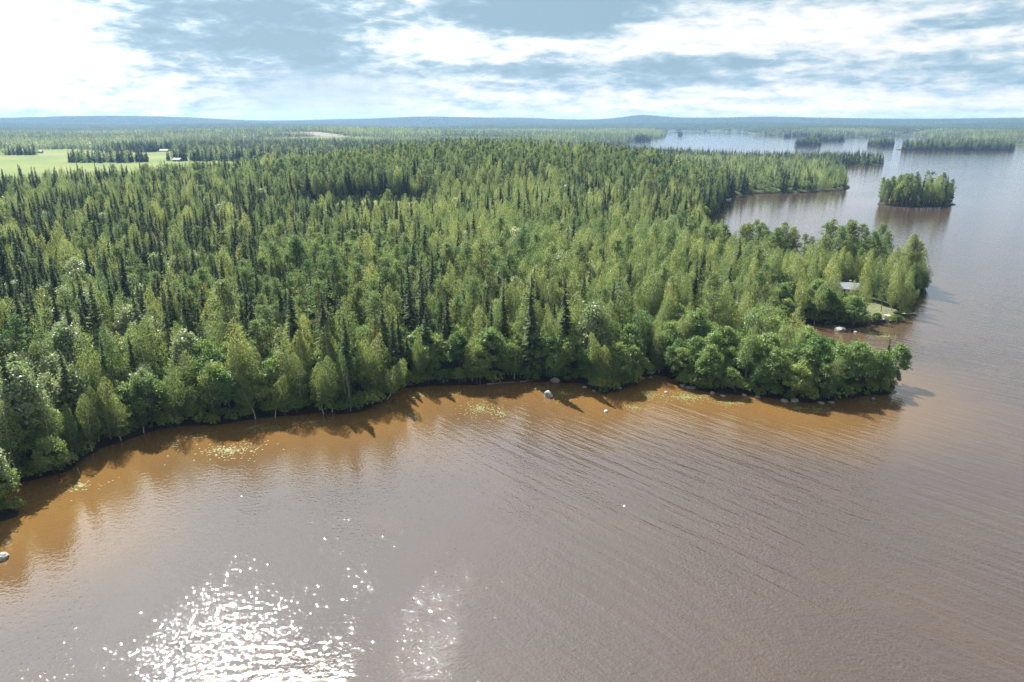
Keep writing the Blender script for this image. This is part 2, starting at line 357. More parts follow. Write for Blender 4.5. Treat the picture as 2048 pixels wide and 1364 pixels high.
# ------------------------------------------------------------------ tree builders (numpy)
def rnd_unit(n, g):
    v = g.normal(size=(n, 3)); return v / np.linalg.norm(v, axis=1)[:, None]
def leaf_quads(c, u, n, L, Wd):
    """rhombic leaves: centre c, axis u, normal n"""
    v = np.cross(n, u); v /= np.maximum(np.linalg.norm(v, axis=1), 1e-6)[:, None]
    u = u / np.maximum(np.linalg.norm(u, axis=1), 1e-6)[:, None]
    L = np.asarray(L)[:, None]; Wd = np.asarray(Wd)[:, None]
    V = np.stack([c - u * L * .5, c + v * Wd * .5 + u * L * .05, c + u * L * .5, c - v * Wd * .5 + u * L * .05], 1)
    return V.reshape(-1, 3)
def tube(path, rad, k=7):
    path = np.asarray(path, float); n = len(path); V = []; 
    for i in range(n):
        t_ = path[min(i + 1, n - 1)] - path[max(i - 1, 0)]; t_ /= np.linalg.norm(t_)
        a = np.cross(t_, [0.3, 1, .1]); a /= np.linalg.norm(a); b_ = np.cross(t_, a)
        for j in range(k):
            w_ = 2 * math.pi * j / k; V.append(path[i] + rad[i] * (a * math.cos(w_) + b_ * math.sin(w_)))
    Fq = [(i * k + j, i * k + (j + 1) % k, (i + 1) * k + (j + 1) % k, (i + 1) * k + j) for i in range(n - 1) for j in range(k)]
    return np.array(V), np.array(Fq)
def join(parts):
    Vs, Fs, o_ = [], [], 0
    for v, f in parts: Vs.append(v); Fs.append(f + o_); o_ += len(v)
    return np.concatenate(Vs), np.concatenate(Fs)
def trunk_path(h, bend, g, n=8):
    a = g.uniform(0, 6.28); t_ = np.linspace(0, 1, n)
    off = bend * h * (t_ ** 1.6) ; wob = g.normal(size=(n, 2)) * .008 * h; wob[0] = 0
    return np.stack([off * math.cos(a) + wob[:, 0], off * math.sin(a) + wob[:, 1], t_ * h - .4 * (t_ == 0)], 1)
def at_path(P, z, h):
    f = np.clip(np.asarray(z) / h, 0, 1) * (len(P) - 1); i = np.minimum(f.astype(int), len(P) - 2); f = f - i
    return P[i] * (1 - f)[:, None] + P[i + 1] * f[:, None]
def clump_leaves(cen, rad, per, L, g, flat=.75, droop=0.):
    n = len(cen); k = np.repeat(np.arange(n), per); off = g.normal(size=(len(k), 3)) * .55
    off[:, 2] *= flat; c = cen[k] + off * rad[k][:, None]
    ax = c.copy(); ax[:, 2] = 0; out_ = ax / np.maximum(np.linalg.norm(ax, axis=1), .3)[:, None]
    u = rnd_unit(len(k), g); u[:, 2] -= droop; nrm = rnd_unit(len(k), g) * .75 + off * .9 + out_ * .5; nrm[:, 2] += .45
    l = L * g.uniform(.65, 1.35, len(k))
    return leaf_quads(c, u, nrm, l, l * .72), len(k)
def limbs(P, h, cens, g, n, r0):
    out = []
    for i in g.choice(len(cens), min(n, len(cens)), replace=False):
        e = cens[i]; zb = max(.12 * h, e[2] - .35 * np.hypot(e[0], e[1]) - .5); b_ = at_path(P, np.array([zb]), h)[0]
        mid = (b_ + e) / 2 + [0, 0, -.1 * np.linalg.norm(e - b_)]
        out.append(tube([b_, mid, e], [r0, r0 * .6, r0 * .2], 4))
    return out
def make_birch(h, g, lod=0, bare=.12, wide=.15, bend=.03, leafL=.23, n=5200):
    """tear-drop crown of fine drooping leaves, lobed by its boughs, round a pale stem"""
    P = trunk_path(h, bend, g); n = (n, 620, 110)[lod]
    tt = np.linspace(0, 1, 200); prof = (np.clip(tt / .3, 0, 1) ** .6) * (1 - tt ** 2.5) ** .72 + .02
    cdf = np.cumsum(prof ** 1.1); t_ = np.interp(g.random(n), cdf / cdf[-1], tt); a = g.uniform(0, 6.283, n)
    lob = np.zeros(n)
    for k in range(9):
        lob += np.sin(g.integers(2, 7) * a + g.integers(6, 26) * t_ + g.uniform(0, 6.28)) * g.uniform(.4, 1.)
    lob = lob / 2.6
    rr = wide * h * np.interp(t_, tt, prof) * (1 + .33 * lob) * (1 + g.normal() * .04)
    q = np.where(g.random(n) < .72, g.uniform(.74, 1.04, n), g.uniform(.15, .8, n)); keep = (lob > -.75) | (g.random(n) < .3)
    t_, a, rr, q = t_[keep], a[keep], rr[keep], q[keep]; n = len(t_)
    out = np.stack([np.cos(a), np.sin(a), np.zeros(n)], 1)
    c = at_path(P, h * (bare + (1.015 - bare) * t_), h) + out * (rr * q)[:, None] + g.normal(size=(n, 3)) * .10
    c[:, 2] -= .25 * rr * q * g.uniform(.3, 1, n)
    c[:, 2] = np.minimum(c[:, 2], h * 1.03)
    u = rnd_unit(n, g) * .8; u[:, 2] -= .7
    nr = out * .8 + rnd_unit(n, g) * .75; nr[:, 2] += .25 + .7 * t_
    l = leafL * (1, 2.1, 4.2)[lod] * g.uniform(.65, 1.4, n) * (1.1 - .35 * t_)
    Lf = leaf_quads(c, u, nr, l * 1.15, l * .8)
    tr = [tube(P, np.linspace(.0105 * h, .0015 * h, len(P)), (7, 4, 4)[lod])]
    if lod == 0: tr += limbs(P, h, c[q > .8], g, 24, .0035 * h)
    return Lf, n, join(tr)
def make_round(h, g, lod=0, wide=.3, bare=.08, leafL=.30, stems=1, per=46):
    P = trunk_path(h * .9, .05, g); nc = (110, 46, 22)[lod]
    lob = rnd_unit(7, g); dirs = rnd_unit(nc, g); dirs[:, 2] = np.abs(dirs[:, 2]) * 1.15 - .35
    bulge = 1 + .28 * np.clip((dirs @ lob.T).max(1) - .55, 0, 1) * 2 - .12
    rr = g.uniform(.45, 1.0, nc) ** .5 * bulge
    cz = h * (bare + (1 - bare) * .5); hz = h * (1 - bare) * .47
    cen = np.stack([dirs[:, 0] * rr * wide * h, dirs[:, 1] * rr * wide * h, cz + dirs[:, 2] * rr * hz * 1.05], 1)
    cen[:, :2] *= (1 - .35 * np.clip((cen[:, 2] - cz) / hz, 0, 1) ** 2)[:, None]
    cen[:, 2] = np.maximum(cen[:, 2], .25); rad = g.uniform(.6, 1.2, nc) * .062 * h
    Lf, n = clump_leaves(cen, rad, (per, 9, 5)[lod], leafL * (1, 1.7, 2.7)[lod], g, .7, .15)
    tr = [tube(P, np.linspace(.014 * h, .004 * h, len(P)), (6, 4, 4)[lod])]
    for s_ in range(stems - 1):
        a = g.uniform(0, 6.28); e = np.array([math.cos(a) * wide * h * .5, math.sin(a) * wide * h * .5, h * .75])
        tr.append(tube([[0, 0, -.3], e * [.5, .5, .4], e], [.011 * h, .008 * h, .003 * h], 5))
    if lod == 0: tr += limbs(P, h * .9, cen, g, 20, .006 * h)
    return Lf, n, join(tr)
def make_spruce(h, g, lod=0, wide=.145, bare=.04):
    P = trunk_path(h, .008, g); nw = (40, 20, 10)[lod]; nb = (10, 8, 6)[lod]; ns = (5, 2, 1)[lod]
    C_, U_, N_, L_, W_ = [], [], [], [], []
    tz = np.repeat(np.linspace(0, .985, nw), nb) + g.normal(size=nw * nb) * .008; tz = np.clip(tz, 0, .995)
    a = g.uniform(0, 6.28, nw * nb)
    ln = wide * h * np.clip(1 - tz, 0.02, 1) ** .88 * g.uniform(.55, 1.2, nw * nb) * (1 - .25 * np.clip(.25 - tz, 0, 1) / .25) + .06
    base = at_path(P, h * (bare + (1 - bare) * tz), h)
    dr = -.28 - .35 * (1 - tz) + g.normal(size=nw * nb) * .12
    d_ = np.stack([np.cos(a), np.sin(a), dr], 1); side = np.stack([-np.sin(a), np.cos(a), a * 0], 1)
    for k in range(ns):
        f = (k + .6) / ns
        pos = base + d_ * (ln * f)[:, None] + np.stack([a * 0, a * 0, .22 * ln * f * f], 1)
        for sgn in ((-1, 1) if ns > 1 else (0,)):
            u = d_ + side * sgn * .75 + g.normal(size=d_.shape) * .18; u[:, 2] -= .12
            nn = np.stack([np.cos(a) * .35, np.sin(a) * .35, a * 0 + 1], 1) + g.normal(size=d_.shape) * .35
            l = ln * (1.0 / ns) * (1.75 if ns > 1 else 1.5) * (1.15 - .45 * f) * g.uniform(.8, 1.2, len(ln)) + .12
            C_.append(pos + u * (l * .3)[:, None]); U_.append(u); N_.append(nn); L_.append(l); W_.append(np.minimum(l * .6, .6 if lod == 0 else 9) + (.04 if lod == 0 else .25 * ln))
    Lf = leaf_quads(np.concatenate(C_), np.concatenate(U_), np.concatenate(N_), np.concatenate(L_), np.concatenate(W_))
    return Lf, len(Lf) // 4, tube(P, np.linspace(.011 * h, .001 * h, len(P)), (6, 4, 4)[lod])
def make_pine(h, g, lod=0, wide=.14, bare=.42, bend=.03):
    P = trunk_path(h, bend, g); nc = (66, 30, 14)[lod]
    tz = g.uniform(0, 1, nc); z = h * (bare + (1 - bare) * tz)
    prof = wide * h * np.clip(np.clip(1 - tz ** 2.1, .04, 1) ** .7, .1, 1) * (.55 + .45 * np.minimum(tz * 3, 1)) * g.uniform(.3, 1.15, nc)
    a = g.uniform(0, 6.28, nc)
    cen = at_path(P, z, h) + np.stack([np.cos(a) * prof, np.sin(a) * prof, .25 * prof], 1)
    rad = g.uniform(.6, 1.3, nc) * .05 * h
    Lf, n = clump_leaves(cen, rad, (44, 9, 5)[lod], .30 * (1, 2.2, 3.4)[lod], g, .5, -.3)
    tr = [tube(P, np.linspace(.0125 * h, .003 * h, len(P)), (7, 4, 4)[lod])]
    if lod == 0: tr += limbs(P, h, cen, g, 26, .0045 * h)
    return Lf, n, join(tr)
def leaf_mesh(name, Lf, n, material, g):
    me = np_mesh(name, Lf, np.arange(n * 4).reshape(-1, 4), [material])
    at = me.attributes.new('leafv', 'FLOAT', 'POINT'); at.data.foreach_set('value', np.repeat(g.random(n), 4).astype(np.float32)); return me
KINDS = {   # builder variants, materials, nominal height
    'spruce': ([dict(h=18, wide=w_) for w_ in (.112, .125, .14, .155, .12)], make_spruce, 'spruce', 'bark_dark'),
    'birch': ([dict(h=17, wide=.15, bare=.1), dict(h=17, wide=.18, bare=.06), dict(h=17, wide=.125, bare=.1), dict(h=17, wide=.19, bare=.05, bend=.06), dict(h=17, wide=.16, bare=.22, bend=.05), dict(h=17, wide=.14, bare=.06)], make_birch, 'birch', 'bark_birch'),
    'pine': ([dict(h=18, wide=.135, bare=.40), dict(h=18, wide=.155, bare=.34), dict(h=18, wide=.12, bare=.48, bend=.05), dict(h=18, wide=.17, bare=.36)], make_pine, 'pine', 'bark_pine'),
    'alder': ([dict(h=11, wide=.30), dict(h=11, wide=.26, stems=2), dict(h=11, wide=.35, stems=3, bare=.04), dict(h=11, wide=.23), dict(h=11, wide=.30, stems=2, bare=.03)], make_round, 'alder', 'bark_dark'),
    'aspen': ([dict(h=15, wide=.19, bare=.12, leafL=.36), dict(h=15, wide=.16, bare=.12, leafL=.36), dict(h=15, wide=.22, bare=.1, leafL=.36)], make_round, 'aspen', 'bark_birch'),
    'shrub': ([dict(h=3.2, wide=.45, bare=0., stems=3, leafL=.26, per=14), dict(h=3.2, wide=.6, bare=0., stems=3, leafL=.26, per=14)], make_round, 'shrub', 'bark_dark'),
}
PARTS = {}; PROTO = {}
for ki, (kind, (vs, fn, lm, bm)) in enumerate(KINDS.items()):
    nomh = vs[0]['h']; PARTS[kind] = []; cols = []
    for lod in (0, 1, 2):
        col = bpy.data.collections.new(f'{kind}_forms_{lod}'); cols.append(col)
        for i, kw in enumerate(vs[:(9, 4, 2)[lod]]):
            g = np.random.default_rng(100 * ki + 10 * i + lod); kk = dict(kw); kk['lod'] = lod
            Lf, n, (tv, tf) = fn(kk.pop('h'), g, **kk)
            if lod == 0:
                PARTS[kind].append((leaf_mesh(f'{kind}_crown', Lf, n, M[lm], g), np_mesh(f'{kind}_trunk', tv, tf, [M[bm]], True)))
            V = np.concatenate([Lf, tv]); Q = np.concatenate([np.arange(n * 4).reshape(-1, 4), tf + n * 4])
            me = np_mesh(f'{kind}_tree', V, Q, [M[lm], M[bm]])
            mi = np.zeros(len(Q), np.int32); mi[n:] = 1; me.polygons.foreach_set('material_index', mi)
            at = me.attributes.new('leafv', 'FLOAT', 'POINT'); at.data.foreach_set('value', np.concatenate([np.repeat(g.random(n), 4), np.zeros(len(tv))]).astype(np.float32))
            ob = bpy.data.objects.new(f'{kind}_{lod}_{i}', me); col.objects.link(ob)
    PROTO[kind] = cols

# ------------------------------------------------------------------ where the trees stand
def jgrid(r0, r1, sp, g, amax=43.):
    xm = r1 * math.sin(R(amax)); xs = np.arange(-xm, xm, sp); ys = np.arange(max(60, r0 * .6), r1, sp)
    X, Y = np.meshgrid(xs, ys); X = X + (np.arange(len(ys)) % 2)[:, None] * sp * .5
    X = (X + g.uniform(-.42, .42, X.shape) * sp).ravel(); Y = (Y + g.uniform(-.42, .42, Y.shape) * sp).ravel()
    r = np.hypot(X, Y); a = np.degrees(np.abs(np.arctan2(X, Y)))
    k = (r >= r0) & (r < r1) & (a < amax); return X[k], Y[k]
def infl(X, Y, pts): 
    o_ = np.zeros_like(X)
    for (cx, cy, rx, ry, w_) in pts: o_ += w_ * np.exp(-((X - cx) / rx) ** 2 - ((Y - cy) / ry) ** 2)
    return o_
NAMES = ['spruce', 'birch', 'pine', 'alder', 'aspen', 'shrub']
def species(X, Y, S, g):
    n1 = vnoise(X, Y, 22.); n2 = vnoise(X + 500, Y, 14.); n3 = vnoise(X, Y + 900, 55.)
    r = np.hypot(X, Y); shore = np.exp(-np.maximum(S, 0) / 14) * (r < 420)
    point = infl(X, Y, [(125, 245, 42, 48, 1.)]); spit = infl(X, Y, [(70, 155, 32, 17, 1.)])
    far = np.clip((r - 700) / 300, 0, 1)
    sp = .75 + 1.4 * (n1 > .5) + 2. * far + infl(X, Y, [(-33, 165, 45, 25, 2.2), (-172, 260, 70, 60, 2.2), (-120, 190, 50, 40, 1.8), (-132, 290, 70, 60, 1.)]) - infl(X, Y, [(40, 240, 70, 80, .9)])
    bi = .75 + 1.2 * (n2 > .55) + infl(X, Y, [(28, 235, 45, 60, 2.), (58, 260, 45, 60, 1.8), (0, 340, 60, 70, 1.6), (-20, 430, 40, 30, 8.), (310, 535, 40, 40, 3.)]) + 1.6 * shore + 4.5 * point + 1.2 * spit - .5 * far
    pi = .06 + .3 * (n3 > .62) + infl(X, Y, [(-62, 172, 22, 20, 3.2), (-46, 200, 45, 25, 2.2), (-30, 230, 45, 30, 1.8), (-90, 500, 90, 60, 3.), (30, 540, 120, 70, 2.), (310, 535, 40, 40, 3.), (140, 270, 22, 9, 12.), (112, 272, 34, 9, 12.), (145, 262, 12, 14, 6.)])
    al = .12 + 2. * infl(X, Y, [(310, 535, 45, 40, 1.)]) + 4.2 * shore + 16 * spit + infl(X, Y, [(-165, 330, 14, 12, 9.), (230, 700, 120, 110, 1.8), (90, 205, 16, 10, 8.)])
    asn = .05 + .10 * (n2 < .4) + .06 * shore + infl(X, Y, [(-100, 150, 28, 30, 1.3), (-110, 175, 30, 30, .8)])
    isl = infl(X, Y, [(310, 535, 45, 40, 1.)]); bi = bi + far * 5. * (vnoise(X + 77, Y, 190.) > .62)
    sp = sp * (1 - .93 * np.clip(spit + point + isl, 0, 1)) * (1 - .75 * shore); pi = pi * (1 - .8 * spit) * (1 - .5 * shore * (1 - point))
    Wt = np.stack([sp, bi, pi, al, asn]); Wt = np.clip(Wt, .0, None); cs = np.cumsum(Wt, 0); u = g.random(X.shape) * cs[-1]
    return (u[None] > cs).sum(0)
pts = []
for (r0, r1, spc, lod) in ((85, 330, 3.0, 0), (330, 620, 3.35, 0), (620, 1500, 5.4, 1), (1500, 3600, 8.6, 2)):
    X, Y = jgrid(r0, r1, spc, rng); S = land_sd(X, Y)
    k = S > (.25 if r1 < 700 else 2.)
    for P_ in (FIELD, CLEAR, CUT, LAWN, FAR_A, FAR_B): k &= poly_sd(P_, X, Y) < -.5
    k &= np.hypot((X - 117) / 6.5, (Y - 235) / 5.5) > 1
    k &= np.hypot((X - 113) / 5, (Y - 214) / 14) > 1
    X, Y, S = X[k], Y[k], S[k]; sp = species(X, Y, S, rng)
    if lod == 0:      # birch and alder thin out around the cabin lawn
        kk = rng.random(len(X)) < np.where(np.hypot((X - 116) / 12, (Y - 220) / 20) < 1, .35, 1.); X, Y, S, sp = X[kk], Y[kk], S[kk], sp[kk]
    pts.append(np.stack([X, Y, S, sp, np.full(len(X), lod)], 1))
# birches that screen the cabin
CB = [(109.5, 228.5), (104.6, 229.2), (102.4, 225.2), (121.8, 229.2), (124.5, 226), (107, 224), (119.6, 213.5), (124, 215.5), (112, 209.5), (127, 221), (104.5, 208), (108.5, 211)]
a = np.array(CB, float); pts.append(np.stack([a[:, 0], a[:, 1], a[:, 0] * 0 + 8, np.array([1, 3, 3, 1, 1, 1, 2, 1, 1, 1, 3, 1], float), a[:, 0] * 0], 1))
# copses in the fields and edges
for (cx, cy, rx, ry, n) in ((-540, 945, 52, 22, 150), (-370, 985, 110, 26, 420), (-800, 1140, 40, 14, 70), (-690, 1225, 30, 12, 40), (-640, 830, 9, 5, 5)):
    a = rng.uniform(0, 6.28, n); q_ = rng.random(n) ** .5; X = cx + np.cos(a) * q_ * rx; Y = cy + np.sin(a) * q_ * ry
    pts.append(np.stack([X, Y, X * 0 + 200, rng.choice([0, 1, 3, 4], n, p=[.4, .25, .25, .1]), X * 0 + 1], 1))
for e in ROUND[:-2]:
    n = max(4, int(math.pi * e[2] * e[3] / 22)); a = rng.uniform(0, 6.28, n); q_ = rng.random(n) ** .5 * .93
    pts.append(np.stack([e[0] + np.cos(a) * q_ * e[2], e[1] + np.sin(a) * q_ * e[3], a * 0 + 9, rng.choice([0, 1, 2, 3], n, p=[.4, .2, .25, .15]), a * 0 + 1], 1))
# young birches and low growth round the clearing
X, Y = rng.uniform(-140, 5, 700), rng.uniform(396, 455, 700); k = np.abs(poly_sd(CLEAR, X, Y)) < 7
pts.append(np.stack([X[k], Y[k], X[k] * 0 + 99, np.full(k.sum(), 5), X[k] * 0], 1))
# waterside shrubs
X, Y = jgrid(88, 330, 1.35, rng); S = land_sd(X, Y); k = (S > -.15) & (S < 3.) & (rng.random(len(X)) < .5); X, Y, S = X[k], Y[k], S[k]
k = poly_sd(LAWN, X, Y) < -2; pts.append(np.stack([X[k], Y[k], S[k], np.full(k.sum(), 5), X[k] * 0], 1))
# trees one can pick out at the water's edge: x, y, kind, size, tone, lean, direction of lean, form
EDGE = [(-40.6, 135.4, 1, .72, .5, .16, -1.4, 4), (-38.8, 135.6, 1, .8, .6, .10, -1.8, 4), (-50.4, 133.4, 1, .62, .75, .28, -1.9, 4), (-54.4, 132.7, 1, .66, .4, .22, -2.0, 4),
        (-28.4, 143.2, 1, .74, .6, .5, -.5, 4), (-87, 106.4, 1, .9, .4, .06, -1., 4), (-80., 117.6, 1, .7, .5, .1, -1., 4), (-77, 122., 1, .66, .6, .24, -2.6, 4), (94.2, 204.2, 1, .8, .3, .1, -1.5, 4),
        (160.4, 259, 1, .82, .5, .42, -.1, 1), (155, 250.8, 1, .6, .5, .3, -.5, 3), (128.8, 217.5, 1, .5, .6, .45, -.4, 3), (-7.6, 152.6, 3, .52, 1., .1, -1.5, 2), (30.2, 154.4, 3, .55, .95, .12, -1.2, 3), (29.2, 153.2, 5, 1.3, .9, .1, -1.5, 0),
        (22.3, 150.2, 3, .72, .5, .05, -1.5, 2), (20.6, 150.4, 3, .5, .8, .2, -2.4, 0), (24.6, 150.4, 3, .6, .4, .1, -.8, 1), (-83.4, 95.5, 3, .3, .9, .1, -1.5, 2), (-81.2, 95.3, 3, .22, 1., .2, -.5, 4), (-85, 95.6, 3, .27, .8, .1, -2., 0), (67, 142.6, 5, 1.2, 1., .2, -1.5, 0)]
EA = np.array(EDGE, float); pts.append(np.stack([EA[:, 0], EA[:, 1], EA[:, 0] * 0 + .4, EA[:, 2], EA[:, 0] * 0], 1))
T = np.concatenate(pts); X, Y, S = T[:, 0], T[:, 1], T[:, 2]; SP = T[:, 3].astype(int); LOD = T[:, 4].astype(int)
Zg = height(X, Y, land_sd(X, Y)) - .1; N = len(T); RT = np.hypot(X, Y)
shore = np.exp(-np.maximum(S, 0) / 7)
spitk = np.exp(-((X - 74) / 26) ** 2 - ((Y - 152) / 14) ** 2)
# size factor, height relative to the drawn form
nomf = np.array([1., 1., 1., 1., 1., 1.])[SP]
sz = np.clip(rng.normal(1, .19, N), .55, 1.45)
sz *= np.select([SP == 5, SP == 0, SP == 1, SP == 2, SP == 3, SP == 4], [rng.uniform(.45, 1.35, N), 1.02, 1 - .22 * shore - .25 * spitk, .97, 1 - .12 * shore - .06 * spitk, 1.], 1.)
young = np.exp(-((X + 15) / 32) ** 2 - ((Y - 425) / 26) ** 2); sz *= 1 - .45 * young
yt = np.exp(-((X + 88) / 58) ** 4 - ((Y - 382) / 30) ** 4); sz *= 1 - .6 * yt
sz *= 1 - .22 * np.exp(-((X - 118) / 48) ** 2 - ((Y - 265) / 55) ** 2) - .27 * np.exp(-((X - 380) / 230) ** 4 - ((Y - 950) / 330) ** 4)
sz = np.where((SP == 2) & (np.hypot((X - 128) / 42, (Y - 262) / 28) < 1), sz * 1.22, sz)
sz *= 1 - .08 * (S > 12)
small = (rng.random(N) < .16) & (SP < 2) & (RT < 620); sz = np.where(small, sz * rng.uniform(.45, .75, N), sz)
tone = np.clip(rng.normal(.5, .28, N) + .25 * young, 0, 1)
rz = rng.uniform(0, 6.28, N); lean = np.abs(rng.normal(0, .02, N)); la = rng.uniform(0, 6.28, N)
# waterside deciduous trees lean out over the lake
e_ = 2.0; gx = (land_sd(X + e_, Y) - land_sd(X - e_, Y)); gy = (land_sd(X, Y + e_) - land_sd(X, Y - e_)); gn = np.hypot(gx, gy) + 1e-6
lk = (S < 4) & np.isin(SP, (1, 3, 4)) & (RT < 420)
lean = np.where(lk, np.abs(rng.normal(.1, .09, N)), lean); la = np.where(lk, np.arctan2(-gy, -gx), la)
var = np.array([rng.integers(0, len(KINDS[NAMES[s]][0])) for s in SP])

ne = len(EA); sz[-ne:] = EA[:, 3]; tone[-ne:] = EA[:, 4]; lean[-ne:] = EA[:, 5]; la[-ne:] = EA[:, 6]; var[-ne:] = EA[:, 7].astype(int)
Zg[-ne:] = np.maximum(Zg[-ne:], -.05)
# nearest 300 of every kind are single trees; in view of the camera
fx = X / np.maximum(Y, 1); dep_ = (60 - (Zg + 12)) / RT
inview = (np.abs(np.arctan2(X, Y)) < R(38.5)) & (dep_ < math.tan(R(46)))
single = np.zeros(N, bool)
for s in range(6):
    k = np.where((SP == s) & inview & (LOD == 0))[0]
    key = RT[k] / np.maximum(sz[k], .3); k = k[np.argsort(key)][:300]; single[k] = True

# ------------------------------------------------------------------ single trees
NOM = {k: v[0][0]['h'] for k, v in KINDS.items()}
def where_is(x, y, s):
    if x < -78 and y < 98.5: return 'on a tiny islet off the bay', 'the tiny islet'
    if math.hypot((x - 22.5) / 5, (y - 150) / 4) < 1: return 'on the rocky bay knob', 'the rocky knob'
    if x > 38 and y < 178 and x > 30: return ('at the low spit waterline' if s < 3 else 'on the low wooded spit'), 'the low spit'
    if x > 74 and 190 < y < 300: return ('at the cabin point waterline' if s < 3.5 else 'on the cabin point'), 'the cabin point'
    if 270 < x < 345 and 500 < y < 570: return 'on the wooded island', 'the wooded island'
    if s < 3.5: return 'at the brown bay waterline', 'the bay shore'
    if s < 12: return 'just behind the bay shoreline', 'the bay shore'
    if s < 30: return 'a few rows behind the bay', 'the forest'
    if s < 70: return 'well inside the forest', 'the forest'
    return 'deep in the inland forest', 'the forest'
ADJ = {'spruce': ('blackish-green', 'dark green', 'olive-green'), 'birch': ('deep green', 'fresh green', 'yellow-green'), 'pine': ('grey-green', 'dull green', 'brownish-green'),
       'alder': ('dark leafy', 'mid-green', 'bright green'), 'aspen': ('pale green', 'silvery', 'whitish silver-leaved'), 'shrub': ('dark green', 'mid-green', 'lime-green')}
NAME = {'spruce': 'spruce_tree', 'birch': 'birch_tree', 'pine': 'pine_tree', 'alder': 'alder_tree', 'aspen': 'aspen_tree', 'shrub': 'shrub'}
CAT = {'spruce': 'spruce', 'birch': 'birch', 'pine': 'pine', 'alder': 'alder', 'aspen': 'aspen', 'shrub': 'shrub'}
LAB = []; sidx = np.where(single)[0]; big = sidx[SP[sidx] != 5]
for i in sidx:
    kind = NAMES[SP[i]]; cm, tm = PARTS[kind][var[i]]
    o = bpy.data.objects.new(NAME[kind], None); o.empty_display_size = .2; C.objects.link(o)
    s = sz[i]; o.location = (X[i], Y[i], Zg[i]); o.scale = (s * (.94 + .12 * tone[i]), s * (.94 + .12 * tone[i]), s)
    o.rotation_euler = (Matrix.Rotation(la[i], 3, 'Z') @ Matrix.Rotation(lean[i], 3, 'Y') @ Matrix.Rotation(rz[i] - la[i], 3, 'Z')).to_euler()
    for nm, me in (('crown', cm), ('trunk', tm)):
        c = bpy.data.objects.new(nm, me); c.parent = o; c['tone'] = float(tone[i]); C.objects.link(c)
    dd = (X[big] - X[i]) ** 2 + (Y[big] - Y[i]) ** 2; dd[big == i] = 1e9; j = big[np.argmin(dd)]
    hgt = s * NOM[kind]; rel = s
    size = 'towering' if rel > 1.16 else 'tall' if rel > .98 else 'medium-sized' if rel > .8 else 'low'
    if kind == 'shrub': size = 'large' if rel > 1.1 else 'small'
    adj = ADJ[kind][0 if tone[i] < .36 else 1 if tone[i] < .68 else 2]
    wide = KINDS[kind][0][var[i]]['wide']; mw = np.mean([v['wide'] for v in KINDS[kind][0]])
    shape = 'slim ' if wide < mw * .93 else 'broad ' if wide > mw * 1.08 else ''
    pl, pg = where_is(X[i], Y[i], S[i])
    ln = 'leaning ' if lean[i] > .17 else ''
    nb = f', beside {"an" if NAMES[SP[j]][0] == "a" else "a"} {"lower" if sz[j] * NOM[NAMES[SP[j]]] < hgt else "taller"} {NAMES[SP[j]]}' if kind != 'shrub' else f' under {"an" if NAMES[SP[j]][0] == "a" else "a"} {NAMES[SP[j]]}'
    dd[big == j] = 1e9; j2 = big[np.argmin(dd)]; art = lambda w: ('an ' if w[0] == 'a' else 'a ') + w
    LAB.append((o, f'{size} {shape}{ln}{adj} {CAT[kind]} {pl}{nb}', f'{size} {shape}{ln}{adj} {CAT[kind]} {pl}, between {art(NAMES[SP[j]])} and {art(NAMES[SP[j2]])}'))
    o['category'] = CAT[kind]; o['group'] = f'{CAT[kind]} {"bushes" if kind == "shrub" else "trees"} of {pg}'.replace('shrub bushes', 'shrubs')

cnt = {}
for o, a, b in LAB: cnt[a] = cnt.get(a, 0) + 1
for o, a, b in LAB: o['label'] = b if cnt[a] > 1 and len(b.split()) <= 16 else a
# ------------------------------------------------------------------ the rest of the forest: instances on points, one object for each kind
def gn_tree(levels):
    ng = bpy.data.node_groups.new('stand_of_trees', 'GeometryNodeTree')
    ng.interface.new_socket('Geometry', in_out='INPUT', socket_type='NodeSocketGeometry'); ng.interface.new_socket('Geometry', in_out='OUTPUT', socket_type='NodeSocketGeometry')
    n = ng.nodes; l = ng.links; gi = n.new('NodeGroupInput'); go = n.new('NodeGroupOutput'); jn = n.new('GeometryNodeJoinGeometry')
    def attr(nm, ty):
        a = n.new('GeometryNodeInputNamedAttribute'); a.data_type = ty; a.inputs['Name'].default_value = nm; return a.outputs['Attribute']
    for lv, col in levels:
        ci = n.new('GeometryNodeCollectionInfo'); ci.inputs['Collection'].default_value = col; ci.inputs['Separate Children'].default_value = True; ci.inputs['Reset Children'].default_value = True
        cp = n.new('FunctionNodeCompare'); cp.data_type = 'INT'; cp.operation = 'EQUAL'; l.new(attr('level', 'INT'), cp.inputs[2]); cp.inputs[3].default_value = lv
        ip = n.new('GeometryNodeInstanceOnPoints'); l.new(gi.outputs[0], ip.inputs['Points']); l.new(ci.outputs[0], ip.inputs['Instance'])
        l.new(cp.outputs[0], ip.inputs['Selection']); ip.inputs['Pick Instance'].default_value = True
        l.new(attr('form', 'INT'), ip.inputs['Instance Index'])
        e2 = n.new('FunctionNodeEulerToRotation'); l.new(attr('turn', 'FLOAT_VECTOR'), e2.inputs[0]); l.new(e2.outputs[0], ip.inputs['Rotation'])
        l.new(attr('size', 'FLOAT_VECTOR'), ip.inputs['Scale']); l.new(ip.outputs[0], jn.inputs[0])
    l.new(jn.outputs[0], go.inputs[0]); return ng
